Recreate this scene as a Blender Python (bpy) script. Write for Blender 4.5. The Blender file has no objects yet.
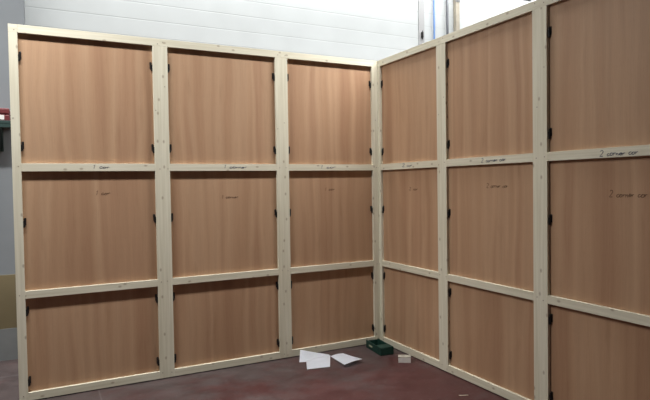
import bpy, bmesh, math, random
from mathutils import Vector, Matrix, noise
random.seed(7)
S = bpy.context.scene
COL = S.collection
PI = math.pi

# ------------------------------------------------------------------ materials
def new_mat(name, rough=0.6, spec=0.3):
    m = bpy.data.materials.new(name); m.use_nodes = True
    nt = m.node_tree; b = nt.nodes['Principled BSDF']
    b.inputs['Roughness'].default_value = rough
    b.inputs['Specular IOR Level'].default_value = spec
    return m, nt, b
def N(nt, t, **kw):
    n = nt.nodes.new(t)
    for k, v in kw.items():
        if k in n.inputs: n.inputs[k].default_value = v
        else: setattr(n, k, v)
    return n
def link(nt, a, b): nt.links.new(a, b)
def ramp(nt, fac, stops):
    r = nt.nodes.new('ShaderNodeValToRGB'); e = r.color_ramp.elements
    while len(e) < len(stops): e.new(0.5)
    for i, (p, c) in enumerate(stops):
        e[i].position = p; e[i].color = (*c, 1) if len(c) == 3 else c
    link(nt, fac, r.inputs['Fac']); return r
def mapping(nt, src, scale, loc=(0, 0, 0)):
    mp = N(nt, 'ShaderNodeMapping'); mp.inputs['Scale'].default_value = scale; mp.inputs['Location'].default_value = loc
    link(nt, src, mp.inputs['Vector']); return mp.outputs['Vector']
def noise_tex(nt, vec, scale, detail=3, rough=0.5):
    n = N(nt, 'ShaderNodeTexNoise', Scale=scale, Detail=detail, Roughness=rough)
    link(nt, vec, n.inputs['Vector']); return n.outputs['Fac']
def mix(nt, fac, a, b, mode='MIX'):
    m = N(nt, 'ShaderNodeMix', data_type='RGBA', blend_type=mode)
    if hasattr(fac, 'is_output'): link(nt, fac, m.inputs[0])
    else: m.inputs[0].default_value = fac
    for i, v in ((6, a), (7, b)):
        if hasattr(v, 'is_output'): link(nt, v, m.inputs[i])
        else: m.inputs[i].default_value = (*v, 1)
    return m.outputs[2]

def pine_mat():
    m, nt, b = new_mat('planed_pine', 0.62, 0.25)
    uv = N(nt, 'ShaderNodeUVMap', uv_map='grain').outputs['UV']      # u across, v along, metres
    g1 = noise_tex(nt, mapping(nt, uv, (55, 1.6, 1)), 1.0, 4)
    g2 = noise_tex(nt, mapping(nt, uv, (6, .7, 1)), 1.0, 2)
    c1 = ramp(nt, g1, [(0.3, (.62, .58, .455)), (0.7, (.74, .705, .58))]).outputs['Color']
    c2 = ramp(nt, g2, [(0.3, (.93, .92, .89)), (0.7, (1.0, 1.0, 1.0))]).outputs['Color']
    c = mix(nt, 1.0, c1, c2, 'MULTIPLY')
    # knots
    vo = N(nt, 'ShaderNodeTexVoronoi', voronoi_dimensions='2D', Scale=1.0, Randomness=1.0)
    link(nt, mapping(nt, uv, (9, 5.5, 1)), vo.inputs['Vector'])
    k = ramp(nt, vo.outputs['Distance'], [(0.0, (1, 1, 1)), (0.05, (.8, .8, .8)), (0.105, (0, 0, 0))]).outputs['Color']
    sep = N(nt, 'ShaderNodeSeparateColor'); link(nt, vo.outputs['Color'], sep.inputs['Color'])
    gt = N(nt, 'ShaderNodeMath', operation='GREATER_THAN'); gt.inputs[1].default_value = .42
    link(nt, sep.outputs[0], gt.inputs[0])
    mu = N(nt, 'ShaderNodeMath', operation='MULTIPLY'); link(nt, k, mu.inputs[0]); link(nt, gt.outputs[0], mu.inputs[1])
    mu2 = N(nt, 'ShaderNodeMath', operation='MULTIPLY'); mu2.inputs[1].default_value = .55; link(nt, mu.outputs[0], mu2.inputs[0])
    c = mix(nt, mu2.outputs[0], c, (.20, .125, .075))
    link(nt, c, b.inputs['Base Color'])
    bp = N(nt, 'ShaderNodeBump', Strength=.08, Distance=.002); link(nt, g1, bp.inputs['Height']); link(nt, bp.outputs[0], b.inputs['Normal'])
    return m

def ply_mat():
    m, nt, b = new_mat('reddish_plywood', 0.55, 0.3)
    uv = N(nt, 'ShaderNodeUVMap', uv_map='grain').outputs['UV']
    wob = noise_tex(nt, mapping(nt, uv, (2.2, .9, 1)), 1.0, 2)
    ws = N(nt, 'ShaderNodeMath', operation='MULTIPLY_ADD'); ws.inputs[1].default_value = .10; ws.inputs[2].default_value = -.05
    link(nt, wob, ws.inputs[0])
    cx = N(nt, 'ShaderNodeCombineXYZ'); link(nt, ws.outputs[0], cx.inputs[0])
    va = N(nt, 'ShaderNodeVectorMath', operation='ADD'); link(nt, uv, va.inputs[0]); link(nt, cx.outputs[0], va.inputs[1])
    uvw = va.outputs[0]
    # strips of veneer with soft borders
    s1 = noise_tex(nt, mapping(nt, uvw, (5.2, .16, 1)), 1.0, 1.0, .5)
    s2 = noise_tex(nt, mapping(nt, uvw, (24, .5, 1), (3, 1, 0)), 1.0, 2, .6)
    fine = noise_tex(nt, mapping(nt, uv, (170, 3.2, 1)), 1.0, 3, .6)
    pores = noise_tex(nt, mapping(nt, uv, (330, 13, 1)), 1.0, 2, .6)
    c = ramp(nt, s1, [(0.30, (.372, .218, .131)), (0.42, (.418, .256, .155)), (0.52, (.460, .295, .184)), (0.57, (.443, .278, .171)), (0.62, (.390, .232, .141)), (0.72, (.430, .265, .162))]).outputs['Color']
    c = mix(nt, 1.0, c, ramp(nt, s2, [(0.3, (.945, .93, .92)), (0.65, (1.03, 1.03, 1.02))]).outputs['Color'], 'MULTIPLY')
    c = mix(nt, 1.0, c, ramp(nt, fine, [(0.3, (.95, .94, .93)), (0.7, (1.03, 1.03, 1.03))]).outputs['Color'], 'MULTIPLY')
    c = mix(nt, 1.0, c, ramp(nt, pores, [(0.28, (.90, .88, .86)), (0.42, (1, 1, 1))]).outputs['Color'], 'MULTIPLY')
    # sparse darker growth marks, elongated along the grain
    d = noise_tex(nt, mapping(nt, uv, (11, 1.7, 1), (7, 3, 0)), 1.0, 3, .55)
    c = mix(nt, ramp(nt, d, [(0.60, (0, 0, 0)), (0.78, (.45, .45, .45))]).outputs['Color'], c, (.29, .160, .088))
    link(nt, c, b.inputs['Base Color'])
    bp = N(nt, 'ShaderNodeBump', Strength=.05, Distance=.001); link(nt, fine, bp.inputs['Height']); link(nt, bp.outputs[0], b.inputs['Normal'])
    return m

def plain(name, col, rough=.5, spec=.3, metal=0, var=0.0, vscale=20):
    m, nt, b = new_mat(name, rough, spec); b.inputs['Metallic'].default_value = metal
    if var:
        tc = N(nt, 'ShaderNodeTexCoord').outputs['Object']
        n = noise_tex(nt, tc, vscale, 4)
        lo = tuple(x*(1-var) for x in col); hi = tuple(min(1, x*(1+var)) for x in col)
        link(nt, ramp(nt, n, [(.3, lo), (.7, hi)]).outputs['Color'], b.inputs['Base Color'])
    else: b.inputs['Base Color'].default_value = (*col, 1)
    return m

def floor_mat():
    m, nt, b = new_mat('worn_red_floor_paint', .5, .35)
    tc = N(nt, 'ShaderNodeTexCoord').outputs['Object']
    n1 = noise_tex(nt, mapping(nt, tc, (1.5, 2.0, 1)), 1.0, 6, .66)
    n2 = noise_tex(nt, mapping(nt, tc, (5, 7, 1)), 1.0, 5, .65)
    n3 = noise_tex(nt, mapping(nt, tc, (22, 30, 1)), 1.0, 4, .7)
    red = ramp(nt, n2, [(.3, (.052, .017, .017)), (.7, (.080, .029, .027))]).outputs['Color']
    gry = ramp(nt, n2, [(.3, (.053, .039, .038)), (.7, (.084, .063, .061))]).outputs['Color']
    # wear: the strip along the left partition is walked grey, elsewhere patches
    sx = N(nt, 'ShaderNodeSeparateXYZ'); link(nt, tc, sx.inputs[0])
    mr = N(nt, 'ShaderNodeMapRange'); mr.inputs[1].default_value = -1.5; mr.inputs[2].default_value = .35
    mr.inputs[3].default_value = -.13; mr.inputs[4].default_value = .20
    link(nt, sx.outputs['Y'], mr.inputs[0])
    ad = N(nt, 'ShaderNodeMath', operation='ADD'); link(nt, n1, ad.inputs[0]); link(nt, mr.outputs[0], ad.inputs[1])
    w = ramp(nt, ad.outputs[0], [(.42, (0, 0, 0)), (.64, (1, 1, 1))]).outputs['Color']
    c = mix(nt, w, red, gry)
    c = mix(nt, ramp(nt, n3, [(.56, (0, 0, 0)), (.74, (.6, .6, .6))]).outputs['Color'], c, (.115, .092, .09))
    c = mix(nt, ramp(nt, n3, [(.27, (.6, .6, .6)), (.43, (0, 0, 0))]).outputs['Color'], c, (.03, .016, .016))
    # pale slab joints
    def joint(out, at, half):
        s = N(nt, 'ShaderNodeMath', operation='SUBTRACT'); s.inputs[1].default_value = at; link(nt, out, s.inputs[0])
        a = N(nt, 'ShaderNodeMath', operation='ABSOLUTE'); link(nt, s.outputs[0], a.inputs[0])
        l = N(nt, 'ShaderNodeMath', operation='LESS_THAN'); l.inputs[1].default_value = half; link(nt, a.outputs[0], l.inputs[0])
        return l.outputs[0]
    j1 = joint(sx.outputs['Y'], .78, .012); j2 = joint(sx.outputs['X'], -2.81, .006)
    mx = N(nt, 'ShaderNodeMath', operation='MAXIMUM'); link(nt, j1, mx.inputs[0]); link(nt, j2, mx.inputs[1])
    ml = N(nt, 'ShaderNodeMath', operation='MULTIPLY'); ml.inputs[1].default_value = .35; link(nt, mx.outputs[0], ml.inputs[0])
    c = mix(nt, ml.outputs[0], c, (.17, .15, .15))
    link(nt, c, b.inputs['Base Color'])
    rr = ramp(nt, n2, [(.3, (.42, .42, .42)), (.7, (.62, .62, .62))]); link(nt, rr.outputs['Color'], b.inputs['Roughness'])
    bp = N(nt, 'ShaderNodeBump', Strength=.12, Distance=.004); link(nt, n3, bp.inputs['Height']); link(nt, bp.outputs[0], b.inputs['Normal'])
    return m

def block_mat():
    m, nt, b = new_mat('white_painted_block_courses', .75, .2)
    tc = N(nt, 'ShaderNodeTexCoord').outputs['Object']
    sx = N(nt, 'ShaderNodeSeparateXYZ'); link(nt, tc, sx.inputs[0])
    a = N(nt, 'ShaderNodeMath', operation='ADD'); a.inputs[1].default_value = .105+.1; link(nt, sx.outputs['Z'], a.inputs[0])
    d = N(nt, 'ShaderNodeMath', operation='DIVIDE'); d.inputs[1].default_value = .2; link(nt, a.outputs[0], d.inputs[0])
    f = N(nt, 'ShaderNodeMath', operation='FRACT'); link(nt, d.outputs[0], f.inputs[0])
    s = N(nt, 'ShaderNodeMath', operation='SUBTRACT'); s.inputs[1].default_value = .5; link(nt, f.outputs[0], s.inputs[0])
    ab = N(nt, 'ShaderNodeMath', operation='ABSOLUTE'); link(nt, s.outputs[0], ab.inputs[0])
    j = ramp(nt, ab.outputs[0], [(.015, (1, 1, 1)), (.04, (0, 0, 0))]).outputs['Color']
    n = noise_tex(nt, tc, 3.0, 4)
    base = ramp(nt, n, [(.3, (WALLC[0]*.94, WALLC[1]*.94, WALLC[2]*.94)), (.7, WALLC)]).outputs['Color']
    jm = N(nt, 'ShaderNodeMath', operation='MULTIPLY'); jm.inputs[1].default_value = .4
    jn = noise_tex(nt, tc, 1.3, 3)
    jm2 = N(nt, 'ShaderNodeMath', operation='MULTIPLY'); link(nt, j, jm2.inputs[0]); link(nt, jn, jm2.inputs[1])
    link(nt, jm2.outputs[0], jm.inputs[0])
    c = mix(nt, jm.outputs[0], base, tuple(x*.55 for x in WALLC))
    link(nt, c, b.inputs['Base Color'])
    inv = N(nt, 'ShaderNodeMath', operation='SUBTRACT'); inv.inputs[0].default_value = 1; link(nt, j, inv.inputs[1])
    bp = N(nt, 'ShaderNodeBump', Strength=.25, Distance=.006); link(nt, inv.outputs[0], bp.inputs['Height']); link(nt, bp.outputs[0], b.inputs['Normal'])
    return m

WALLC = (.50, .528, .532)
PINE, PLY, FLOOR, BLOCK = pine_mat(), ply_mat(), floor_mat(), block_mat()
BLACK = plain('black_hinge_steel', (.014, .012, .012), .4, .4)
SCREW = plain('dull_screw_steel', (.30, .25, .20), .5, .4, .3)
INK = plain('blue_black_marker', (.035, .04, .085), .6, .2)
PENCIL = plain('dark_brown_marker', (.10, .055, .035), .7, .15)
PAPER = plain('white_paper', (.80, .82, .87), .8, .15, var=.03, vscale=12)
PRINT = plain('grey_print', (.45, .47, .52), .8, .15)
GREEN = plain('dark_green_card', (.009, .042, .032), .5, .35, var=.25, vscale=18)
GREENIN = plain('dark_card_inside', (.012, .026, .022), .7, .2)
PALE = plain('pale_yellow_green_label', (.35, .38, .26), .6, .2)
WHITEBOX = plain('off_white_card', (.84, .81, .76), .7, .2, var=.06, vscale=25)
CARDTOP = plain('pale_grey_card', (.42, .39, .33), .7, .2)
GREYP = plain('blue_grey_wall_paint', (.205, .222, .236), .65, .25, var=.05, vscale=3)
TAN = plain('tan_wall_band_paint', (.195, .160, .092), .6, .25, var=.06, vscale=4)
PLINTH = plain('pale_grey_plinth_paint', (.235, .25, .252), .6, .25, var=.06, vscale=6)
RED = plain('red_case_plastic', (.13, .022, .025), .45, .4)
SHELFG = plain('dark_green_steel', (.02, .045, .04), .5, .4)
BLUEP = plain('blue_pipe_paint', (.10, .20, .42), .45, .4)
GREYPIPE = plain('dark_grey_pipe', (.075, .08, .09), .45, .4, .2)
STRIPG = plain('grey_joint_strip', (.36, .365, .37), .6, .3)
TIMBER = plain('shade_toned_timber', (.36, .33, .27), .7, .2, var=.12, vscale=9)  # darkened base colour stands in for the post's weakly lit front
STEELC = plain('grey_clamp_steel', (.25, .25, .25), .4, .5, .5)
LABELW = plain('white_label', (.7, .68, .66), .6, .2)

# ------------------------------------------------------------------ helpers
def finish(name, bm, mat, parent=None, smooth=False):
    bmesh.ops.recalc_face_normals(bm, faces=bm.faces[:])
    me = bpy.data.meshes.new(name); bm.to_mesh(me); bm.free()
    for mm in (mat if isinstance(mat, (list, tuple)) else [mat]): me.materials.append(mm)
    if smooth:
        for p in me.polygons: p.use_smooth = True
    o = bpy.data.objects.new(name, me); COL.objects.link(o)
    if parent: o.parent = parent
    return o
def empty(name, loc, label, cat, group=None, rot=0):
    o = bpy.data.objects.new(name, None); COL.objects.link(o)
    o.empty_display_size = .1
    o.location = loc; o.rotation_euler = (0, 0, rot)
    return tag(o, label, cat, group)
def tag(o, label, cat, group=None):
    o['label'] = label; o['category'] = cat
    if group: o['group'] = group
    return o
def struct(o): o['kind'] = 'structure'; return o
def add_box(bm, lo, hi, bev=0.0, seg=1):
    r = bmesh.ops.create_cube(bm, size=1.0)
    c = [(a+b)/2 for a, b in zip(lo, hi)]; s = [b-a for a, b in zip(lo, hi)]
    vs = r['verts']
    for v in vs: v.co = Vector((v.co.x*s[0]+c[0], v.co.y*s[1]+c[1], v.co.z*s[2]+c[2]))
    if bev:
        es = list({e for v in vs for e in v.link_edges})
        bmesh.ops.bevel(bm, geom=es, offset=bev, segments=seg, affect='EDGES', profile=.5)
    return vs
def add_cyl(bm, p0, p1, r, seg=16):
    p0, p1 = Vector(p0), Vector(p1); d = p1-p0
    M = Matrix.Translation((p0+p1)/2) @ d.to_track_quat('Z', 'Y').to_matrix().to_4x4()
    bmesh.ops.create_cone(bm, cap_ends=True, segments=seg, radius1=r, radius2=r, depth=d.length, matrix=M)
def grain_uv(me, along, off=None, base=0.0):
    """metre-scale UVs: u across the grain, v along it, with an offset of each board's own"""
    uvl = me.uv_layers.new(name='grain'); ox, oy = off if off else (random.uniform(0, 40), random.uniform(0, 40))
    for p in me.polygons:
        for li in p.loop_indices:
            co = me.vertices[me.loops[li].vertex_index].co
            v = co[along]; u = sum(co[k] for k in range(3) if k != along)
            uvl.data[li].uv = (u+ox-base, v+oy)
def board(name, lo, hi, along, parent, mat=None, bev=.0007, off=None, base=0.0):
    bm = bmesh.new(); add_box(bm, lo, hi, bev)
    o = finish(name, bm, mat or PINE, parent); grain_uv(o.data, along, off, base); return o

# hand lettering: pen strokes per letter on a unit grid
def arc(cx, cy, rx, ry, a0, a1, n=10):
    return [(cx+rx*math.cos(math.radians(a0+(a1-a0)*i/n)), cy+ry*math.sin(math.radians(a0+(a1-a0)*i/n))) for i in range(n+1)]
GLYPH = {
 '1': (.35, [[(.02, .72), (.2, 1.0), (.17, 0)]]),
 '2': (.75, [arc(.3, .74, .27, .26, 160, -30, 9)+[(.06, .04), (.2, .0), (.66, .03)]]),
 'c': (.55, [arc(.3, .27, .24, .27, 50, 310, 9)]),
 'o': (.6, [arc(.3, .27, .24, .27, 80, 440, 12)+[(.56, .42)]]),
 'r': (.5, [[(.08, .52), (.1, 0), (.12, .3), (.25, .5), (.42, .46)]]),
 'n': (.6, [[(.06, .52), (.08, 0), (.12, .32), (.28, .52), (.42, .4), (.46, 0)]]),
 'e': (.55, [[(.08, .27), (.42, .32)]+arc(.27, .28, .2, .25, 10, 310, 9)]),
 ' ': (.6, []),
}
def handwriting(text, width, height, centre, parent, mat, pen, seed):
    """joined-up words drawn in the local x-z plane, facing -y; each word one pen line"""
    rnd = random.Random(seed); x = 0; words = [[]]
    for ch in text:
        adv, ss = GLYPH[ch]; j = rnd.uniform(-.06, .06); sc = rnd.uniform(.85, 1.1); low = 1 if ch in '12' else .78
        if ch == ' ': words.append([])
        for st in ss: words[-1] += [(x+px*sc+.2*py*sc, py*sc*low+j) for px, py in st]
        x += adv
    tot = x
    for wd in words:
        cu = bpy.data.curves.new('handwritten_word', 'CURVE'); cu.dimensions = '3D'
        cu.bevel_depth = pen; cu.bevel_resolution = 1; cu.use_fill_caps = True
        sp = cu.splines.new('POLY'); sp.points.add(len(wd)-1)
        for p, (a, b) in zip(sp.points, wd):
            p.co = (centre[0]+(a/tot-.5)*width, 0, centre[2]+(b-.4)*height, 1)
        tmp = bpy.data.objects.new('tmp', cu); COL.objects.link(tmp)
        me = bpy.data.meshes.new_from_object(tmp.evaluated_get(bpy.context.evaluated_depsgraph_get()))
        bpy.data.objects.remove(tmp); bpy.data.curves.remove(cu)
        for v in me.vertices: v.co.y = centre[1] + v.co.y*.25
        me.name = 'handwritten_word'; me.materials.clear(); me.materials.append(mat)
        o = bpy.data.objects.new('handwritten_word', me); COL.objects.link(o); o.parent = parent
        o['label'] = 'handwritten marker word'

# ------------------------------------------------------------------ partition flats
H, T, ST, GAP = 3.0, .025, .0635, .009      # height, batten thickness, batten width, shadow gap at the floor
PT = .006                                   # plywood thickness
Z_BOT = (GAP, .072); Z_LOW = (.829, .889); Z_UP = (1.8446, 1.9077); Z_TOP = (2.9365, 3.0)
HZ = (2.752, 2.041, 1.430, .721, .161)
HINGE = {}
def hinge_mesh(side):
    """side=+1: fixed to a stile on its left, leaf lying to the right on the plywood. origin: stile edge, plywood face"""
    bm = bmesh.new()
    def X(a, b): return (a, b) if side > 0 else (-b, -a)
    x = X(.006, .024); add_box(bm, (x[0], -.0045, -.022), (x[1], 0, .046), .004, 2)
    x = X(.0003, .013); add_box(bm, (x[0], -.0145, -.044), (x[1], -.0005, .018), .0035, 2)
    c = .012*side
    add_cyl(bm, (c, -.0105, -.036), (c, -.0105, .036), .006, 12)
    for z in (.012, .036): add_cyl(bm, (.017*side, -.0062, z), (.017*side, -.004, z), .0042, 10)
    bmesh.ops.recalc_face_normals(bm, faces=bm.faces[:])
    me = bpy.data.meshes.new('hinge'); bm.to_mesh(me); bm.free(); me.materials.append(BLACK); return me
HM = {1: hinge_mesh(1), -1: hinge_mesh(-1)}
def screw_mesh():
    bm = bmesh.new(); add_cyl(bm, (0, 0, 0), (0, -.0012, 0), .0042, 12)
    add_box(bm, (-.003, -.0016, -.0006), (.003, -.0010, .0006)); 
    me = bpy.data.meshes.new('screw'); bm.to_mesh(me); bm.free(); me.materials.append(SCREW); return me
SM = screw_mesh()

def flat(loc, rot, W, label, st_l=ST, st_r=ST, notes=(), corner=False, seed=0, sides=(1, -1), posts=(0, 1)):
    """local frame: x along the wall, front face at y=0, body towards +y, z up"""
    t = empty('framed_screen', loc, label, 'partition screen', 'timber framed screens of the partition', rot)
    e = .0001
    board('stile', (e, 0, GAP), (st_l, T, Z_TOP[0]-.0004), 2, t, None, .0003, (posts[0]*7.31, posts[0]*3.17), 0)
    board('stile', (W-st_r, 0, GAP), (W-e, T, Z_TOP[0]-.0004), 2, t, None, .0003, (posts[1]*7.31, posts[1]*3.17), W)
    x0 = e
    if corner:
        board('corner_block', (e, 0, Z_TOP[0]), (st_l, T, Z_TOP[1]), 0, t); x0 = st_l+.0012
    board('top_rail', (x0, 0, Z_TOP[0]), (W-e, T, Z_TOP[1]), 0, t)
    xl, xr = st_l+.0004, W-st_r-.0004
    up = board('cross_rail', (xl, 0, Z_UP[0]), (xr, T, Z_UP[1]), 0, t)
    board('cross_rail', (xl, 0, Z_LOW[0]), (xr, T, Z_LOW[1]), 0, t)
    board('bottom_rail', (xl, 0, Z_BOT[0]), (xr, T, Z_BOT[1]), 0, t)
    zc1, zc2 = (Z_LOW[0]+Z_LOW[1])/2, (Z_UP[0]+Z_UP[1])/2
    sheets = []
    for za, zb in ((0, zc1), (zc1+.0005, zc2), (zc2+.0005, H-.002)):
        sheets.append(board('plywood_sheet', (.001, T+.0002, za), (W-.001, T+PT, zb), 2, t, PLY, .0006))
    for z in HZ:
        for s, x in ((1, st_l), (-1, W-st_r)):
            if s not in sides: continue
            h = bpy.data.objects.new('hinge', HM[s]); COL.objects.link(h); h.parent = t
            h.location = (x, T, z+random.uniform(-.004, .004)); h.scale = (.95, 1, .86)
    rnd = random.Random(seed)
    for x in (st_l*.5, W-st_r*.5):
        for z in (zc2, zc1, .045, 2.968, rnd.uniform(2.2, 2.6)):
            s = bpy.data.objects.new('screw', SM); COL.objects.link(s); s.parent = t
            s.location = (x+rnd.uniform(-.016, .016), 0, z+rnd.uniform(-.014, .014))
    for i, (where, text, width, h, cx, cz) in enumerate(notes):
        if where == 'rail': handwriting(text, width*.86, h*.92, (cx, -.0004, cz), up, INK, .0024, seed*10+i)
        else: handwriting(text, width*.86, h*.92, (cx, T-.0002, cz), sheets[1], PENCIL, .0021, seed*10+i)
    return t

X0, X1, X2 = -3.397, -2.241, -1.096
flat((X0, 0, 0), 0, X1-X0, 'leftmost timber framed plywood screen of the left partition wall, with free outer edge',
     notes=[('rail', '1 cor', .15, .036, -2.745-X0, 1.880), ('ply', '1 cor', .13, .04, -2.735-X0, 1.660)], corner=True, seed=1, posts=(5, 1))
flat((X1, 0, 0), 0, X2-X1, 'middle timber framed plywood screen of the left partition wall',
     notes=[('rail', '1 corner', .26, .032, -1.575-X1, 1.880), ('ply', '1 corner', .19, .035, -1.625-X1, 1.602)], seed=2, posts=(1, 2))
flat((X2, 0, 0), 0, 0-X2, 'timber framed plywood screen of the left partition wall touching the inside corner, behind the papers',
     st_r=.0694, notes=[('rail', '1 cor', .20, .036, -.60-X2, 1.880), ('ply', '1 cor', .13, .036, -.572-X2, 1.657)], seed=3, posts=(2, 3))
# right wall: local x runs towards the camera (world -y); front face at world x=0
Y0 = .018
def right(y, W, label, notes, st_l=ST, st_r=ST, seed=0):
    # rotated -90 degrees: local +x -> world -y, local +y -> world +x
    nn = [(w, tx, wd, h, cy+y, cz) for (w, tx, wd, h, cy, cz) in notes]
    return flat((.0006, y, 0), -PI/2, W, label, st_l, st_r, nn, seed=seed, sides=(1,), posts=(seed*2, seed*2+2))
# notes give distance from the corner along the wall
right(Y0, 1.051+Y0, 'timber framed plywood screen of the right partition wall at the corner, beside the green tray',
      [('rail', '2 cor', .20, .034, .52, 1.878), ('ply', '2 cor', .16, .036, .585, 1.647)], seed=4)
right(-1.051, 1.101, 'middle timber framed plywood screen of the right partition wall, between two full-height posts',
      [('rail', '2 corner cor', .31, .038, 1.685, 1.877), ('ply', '2 corner cor', .27, .042, 1.70, 1.672)], seed=5)
right(-2.152, 1.101, 'nearest timber framed plywood screen of the right partition wall, cut by the right picture edge',
      [('rail', '2 corner cor', .30, .042, 2.76, 1.871), ('ply', '2 corner cor', .29, .048, 2.805, 1.613)], seed=6)

# ------------------------------------------------------------------ hall: floor, walls
def slab(name, lo, hi, mat):
    bm = bmesh.new(); add_box(bm, lo, hi); return struct(finish(name, bm, mat))
slab('floor', (-10, -14, -.1), (10, 2.1, 0), FLOOR)
slab('wall_back', (-10, 1.9, 0), (10, 2.1, 7.6), BLOCK)
slab('wall_left', (-10, 1.35, 0), (-3.309, 1.8995, 7.6), GREYP)
slab('trim_1', (-10, 1.338, .316), (-3.309, 1.3498, .852), TAN)
slab('trim_2', (-10, 1.330, 0), (-3.309, 1.3498, .315), PLINTH)
slab('trim_3', (1.955, 1.885, 0), (2.055, 1.8998, 7.6), STRIPG)

# cable clip on the joint strip
bm = bmesh.new(); add_box(bm, (1.988, 1.855, 3.905), (2.022, 1.8852, 3.995), .010, 3); add_cyl(bm, (2.005, 1.862, 3.88), (2.005, 1.862, 4.01), .007, 10)
tag(finish('cable_clip', bm, BLACK, smooth=False), 'small black clip fixed to the grey joint strip high on the white wall', 'clip')

# pipes and post behind the right partition
def pipe(name, x, y, r, mat, label):
    t = empty(name, (x, y, 0), label, 'pipe')
    bm = bmesh.new(); add_cyl(bm, (0, 0, 0), (0, 0, 7.0), r, 20); finish('tube', bm, mat, t, True)
    for z in (2.3, 5.2):
        bm = bmesh.new(); add_cyl(bm, (0, 0, z), (0, 0, z+.03), r+.004, 20); add_box(bm, (-.012, 0, z), (.012, 1.8998-y, z+.03), .002)
        finish('bracket', bm, STEELC, t)
pipe('blue_pipe', 2.225, 1.862, .0145, BLUEP, 'thin blue vertical pipe on the white wall behind the right partition')
pipe('grey_pipe', 2.475, 1.855, .019, GREYPIPE, 'dark grey vertical pipe between the blue pipe and the timber post')
t = empty('timber_post', (2.66, 1.845, 0), 'pale timber post standing against the white wall behind the right partition', 'post')
board('post_shaft', (-.038, -.020, 0), (.038, .045, 7.0), 2, t, TIMBER, .003)
bm = bmesh.new(); add_box(bm, (-.042, -.024, 4.515), (.042, -.0202, 4.555), .001); add_cyl(bm, (0, -.030, 4.535), (0, -.024, 4.535), .012, 10)
finish('clamp_band', bm, STEELC, t)
t = empty('cable_trunking', (4.12, 1.86, 4.775), 'grey cable box on the white wall at the top picture edge', 'box')
bm = bmesh.new(); add_box(bm, (-.16, .02, .006), (.2, .0402, .16), .004, 2); finish('body', bm, STRIPG, t)
bm = bmesh.new(); add_box(bm, (-.15, .014, .016), (.19, .0198, .15), .002); finish('lid', bm, STRIPG, t)

# shelf with red case at the far left
t = empty('wall_shelf', (-3.75, 1.35, 2.30), 'dark green shelf on the grey wall at the left picture edge', 'shelf')
bm = bmesh.new(); add_box(bm, (-.75, -.30, .025), (.33, -.0005, .055), .003); add_box(bm, (-.75, -.30, -.01), (.33, -.285, .0248), .002); finish('shelf_board', bm, SHELFG, t)
for x in (-.55, .2):
    bm = bmesh.new(); add_box(bm, (x, -.018, -.22), (x+.03, -.0005, .0245), .002)
    vs = [bm.verts.new(p) for p in ((x, -.019, -.2), (x, -.26, .0245), (x, -.22, .0245), (x, -.019, -.16))]
    ws = [bm.verts.new(v.co+Vector((.03, 0, 0))) for v in vs]
    bm.faces.new(vs); bm.faces.new(ws[::-1])
    for i in range(4): bm.faces.new((vs[i], ws[i], ws[(i+1) % 4], vs[(i+1) % 4]))
    finish('bracket', bm, SHELFG, t)
t = empty('red_case', (-3.62, 1.20, 2.3555), 'red plastic case with a white label lying on the dark green shelf', 'case')
bm = bmesh.new(); add_box(bm, (-.32, -.11, 0), (.17, .11, .062), .012, 3); finish('case_base', bm, RED, t)
bm = bmesh.new(); add_box(bm, (-.32, -.11, .065), (.17, .11, .122), .012, 3); finish('case_lid', bm, RED, t)
bm = bmesh.new(); add_box(bm, (.085, -.1125, .012), (.125, -.1103, .055), .001); lb = finish('label', bm, LABELW, t); lb['label'] = 'white paper label'
bm = bmesh.new(); add_box(bm, (-.02, -.118, .035), (.03, -.1103, .09), .003); finish('latch', bm, BLACK, t)

# ------------------------------------------------------------------ things on the floor
def paper(corners, label, bulge, lift=(0, 0, 0, 0), seed=0, thick=.0004):
    """corners: four floor points (TL, TR, BR, BL); lift: height of each corner; bulge: curl between them"""
    rnd = random.Random(seed); n = 14; bm = bmesh.new(); C = [Vector((x, y, z)) for (x, y), z in zip(corners, lift)]
    ctr = sum(C, Vector())/4; ctr.z = 0
    g = []
    for j in range(n+1):
        row = []
        for i in range(n+1):
            u, v = i/n, j/n
            p = C[0].lerp(C[1], u).lerp(C[3].lerp(C[2], u), v)
            p.z += bulge(u, v)+.0012*noise.noise(Vector((u*3, v*3, seed*7.3)))
            p.z = max(p.z, .0009+.0004*seed)
            row.append(bm.verts.new(p-ctr))
        g.append(row)
    fs = [bm.faces.new((g[j][i], g[j][i+1], g[j+1][i+1], g[j+1][i])) for j in range(n) for i in range(n)]
    bmesh.ops.solidify(bm, geom=fs, thickness=thick)
    o = finish('paper_sheet', bm, PAPER, None, True); o.location = ctr
    return tag(o, label, 'paper', 'white papers on the floor')
paper([(-.948, -.010), (-.68, -.115), (-.76, -.27), (-1.034, -.174)], 'white paper sheet leaning against the bottom rail, leftmost of the three papers',
      lambda u, v: 0, lift=(.066, .006, .0005, .001), seed=0)
paper([(-.975, -.205), (-.70, -.178), (-.844, -.447), (-1.063, -.409)], 'white paper sheet lying in front, partly over the leaning paper',
      lambda u, v: .006*math.sin(PI*v)+.004, lift=(.012, .015, .002, .002), seed=1)
paper([(-.690, -.160), (-.540, -.145), (-.512, -.490), (-.735, -.530)], 'curled white paper sheet, rightmost of the three papers',
      lambda u, v: .006*math.sin(PI*u)+.012*v*v, lift=(.004, .006, .026, .018), seed=2)

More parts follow.
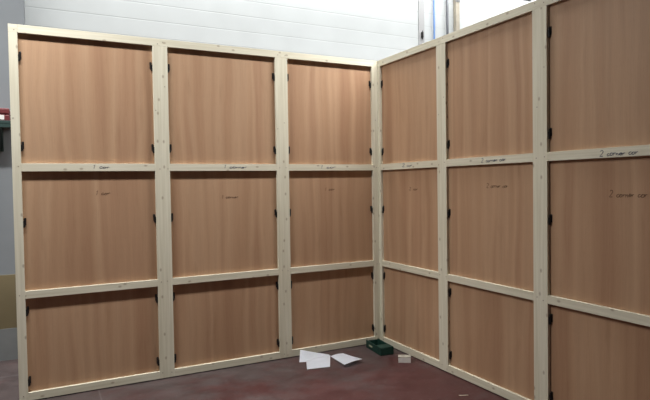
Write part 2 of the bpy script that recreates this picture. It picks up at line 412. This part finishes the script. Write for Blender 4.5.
# green open carton beside the corner
t = empty('green_tray', (-.163, -.235, 0), 'dark green open tray on the floor in the inside corner', 'tray', rot=math.radians(-96))
L, Wd, Hh = .17, .072, .075
bm = bmesh.new(); add_box(bm, (-L, -Wd, .0005), (L, Wd, .004)); finish('tray_base', bm, GREENIN, t)
for s in (-1, 1):
    bm = bmesh.new(); add_box(bm, (-L, min(s*Wd, s*(Wd-.012)), .0042), (L, max(s*Wd, s*(Wd-.012)), Hh), .002, 2); w = finish('side_wall', bm, GREEN, t)
    if s < 0:
        bm = bmesh.new(); add_box(bm, (-.10, -Wd-.0012, .030), (-.02, -Wd-.0001, .047), .0004); l = finish('label', bm, PALE, w); l['label'] = 'pale yellowish label'
for a, b in ((-L, -L+.01), (L-.01, L)):
    bm = bmesh.new(); add_box(bm, (a, -Wd+.0123, .0042), (b, Wd-.0123, Hh-.008), .002, 2); finish('end_wall', bm, GREEN, t)
# hinged half-flap covering the near end
bm = bmesh.new(); add_box(bm, (.055, -Wd+.002, Hh+.0003), (L, Wd-.002, Hh+.003), .001); finish('flap', bm, GREEN, t)

# small white carton
t = empty('white_box', (-.150, -.655, 0), 'small off-white box on the red floor beside the right partition', 'box', rot=math.radians(-33))
bm = bmesh.new(); add_box(bm, (-.058, -.038, .0005), (.058, .038, .050), .002, 2); finish('box_body', bm, WHITEBOX, t)
bm = bmesh.new(); add_box(bm, (-.059, -.039, .0502), (.059, .039, .056), .0015, 2); finish('box_lid', bm, CARDTOP, t)

# wood splinter
bm = bmesh.new(); add_box(bm, (-.038, -.003, 0), (.038, .003, .004), .001)
o = finish('wood_splinter', bm, PINE); grain_uv(o.data, 0); o.location = (-.232, -1.585, .0003); o.rotation_euler = (0, 0, math.radians(-27))
tag(o, 'thin pale wood splinter on the red floor at the foot of the right partition', 'splinter')

# ------------------------------------------------------------------ light
def area_row(name, loc, length, width, power, rot=0, col=(1, 1, .985), spread=180):
    d = bpy.data.lights.new(name, 'AREA'); d.shape = 'RECTANGLE'; d.size = length; d.size_y = width; d.energy = power; d.spread = math.radians(spread); d.color = col
    o = bpy.data.objects.new(name, d); COL.objects.link(o); o.location = loc; o.rotation_euler = (0, 0, rot); return o
area_row('lamp_row', (-3.95, -1.0, 4.85), 2.4, .22, 172, spread=150)
area_row('lamp_row_corner', (1.95, -1.0, 4.85), 5.4, .22, 372, spread=150)
area_row('added_fill_hall', (-3.2, -6.0, 6.9), 7.0, .25, 9)  # added fill light for the screen fronts, not a known lamp
area_row('added_fill_rear', (-3.2, -11.0, 6.9), 7.0, .25, 9)  # second added fill, farther back in the hall
area_row('added_wall_fill', (-.9, .75, 6.0), 15.8, .2, 520, spread=130).rotation_euler = (math.radians(35), 0, 0)  # added light to whiten the back wall, tilted away from the screen fronts
w = bpy.data.worlds.new('World'); S.world = w; w.use_nodes = True
w.node_tree.nodes['Background'].inputs['Color'].default_value = (1.0, .98, .96, 1)
w.node_tree.nodes['Background'].inputs['Strength'].default_value = .018

# ------------------------------------------------------------------ camera
cd = bpy.data.cameras.new('Camera'); cam = bpy.data.objects.new('Camera', cd); COL.objects.link(cam)
yaw, pit, rol = [math.radians(a) for a in (-26.9112, -1.5803, -.8882)]
f = Vector((-math.sin(yaw)*math.cos(pit), math.cos(yaw)*math.cos(pit), math.sin(pit)))
rt = Vector((math.cos(yaw), math.sin(yaw), 0)); up = rt.cross(f)
r2 = math.cos(rol)*rt+math.sin(rol)*up; u2 = -math.sin(rol)*rt+math.cos(rol)*up
M = Matrix((r2, u2, -f)).transposed().to_4x4(); M.translation = (-3.1881, -5.0161, 1.702)
cam.matrix_world = M
cd.sensor_width = 36; cd.sensor_fit = 'HORIZONTAL'; cd.lens = 555.85/650*36; cd.clip_end = 100
S.camera = cam
vs = S.view_settings; vs.view_transform = 'Standard'; vs.look = 'None'; vs.exposure = 0.0; vs.gamma = 1; vs.use_curve_mapping = False
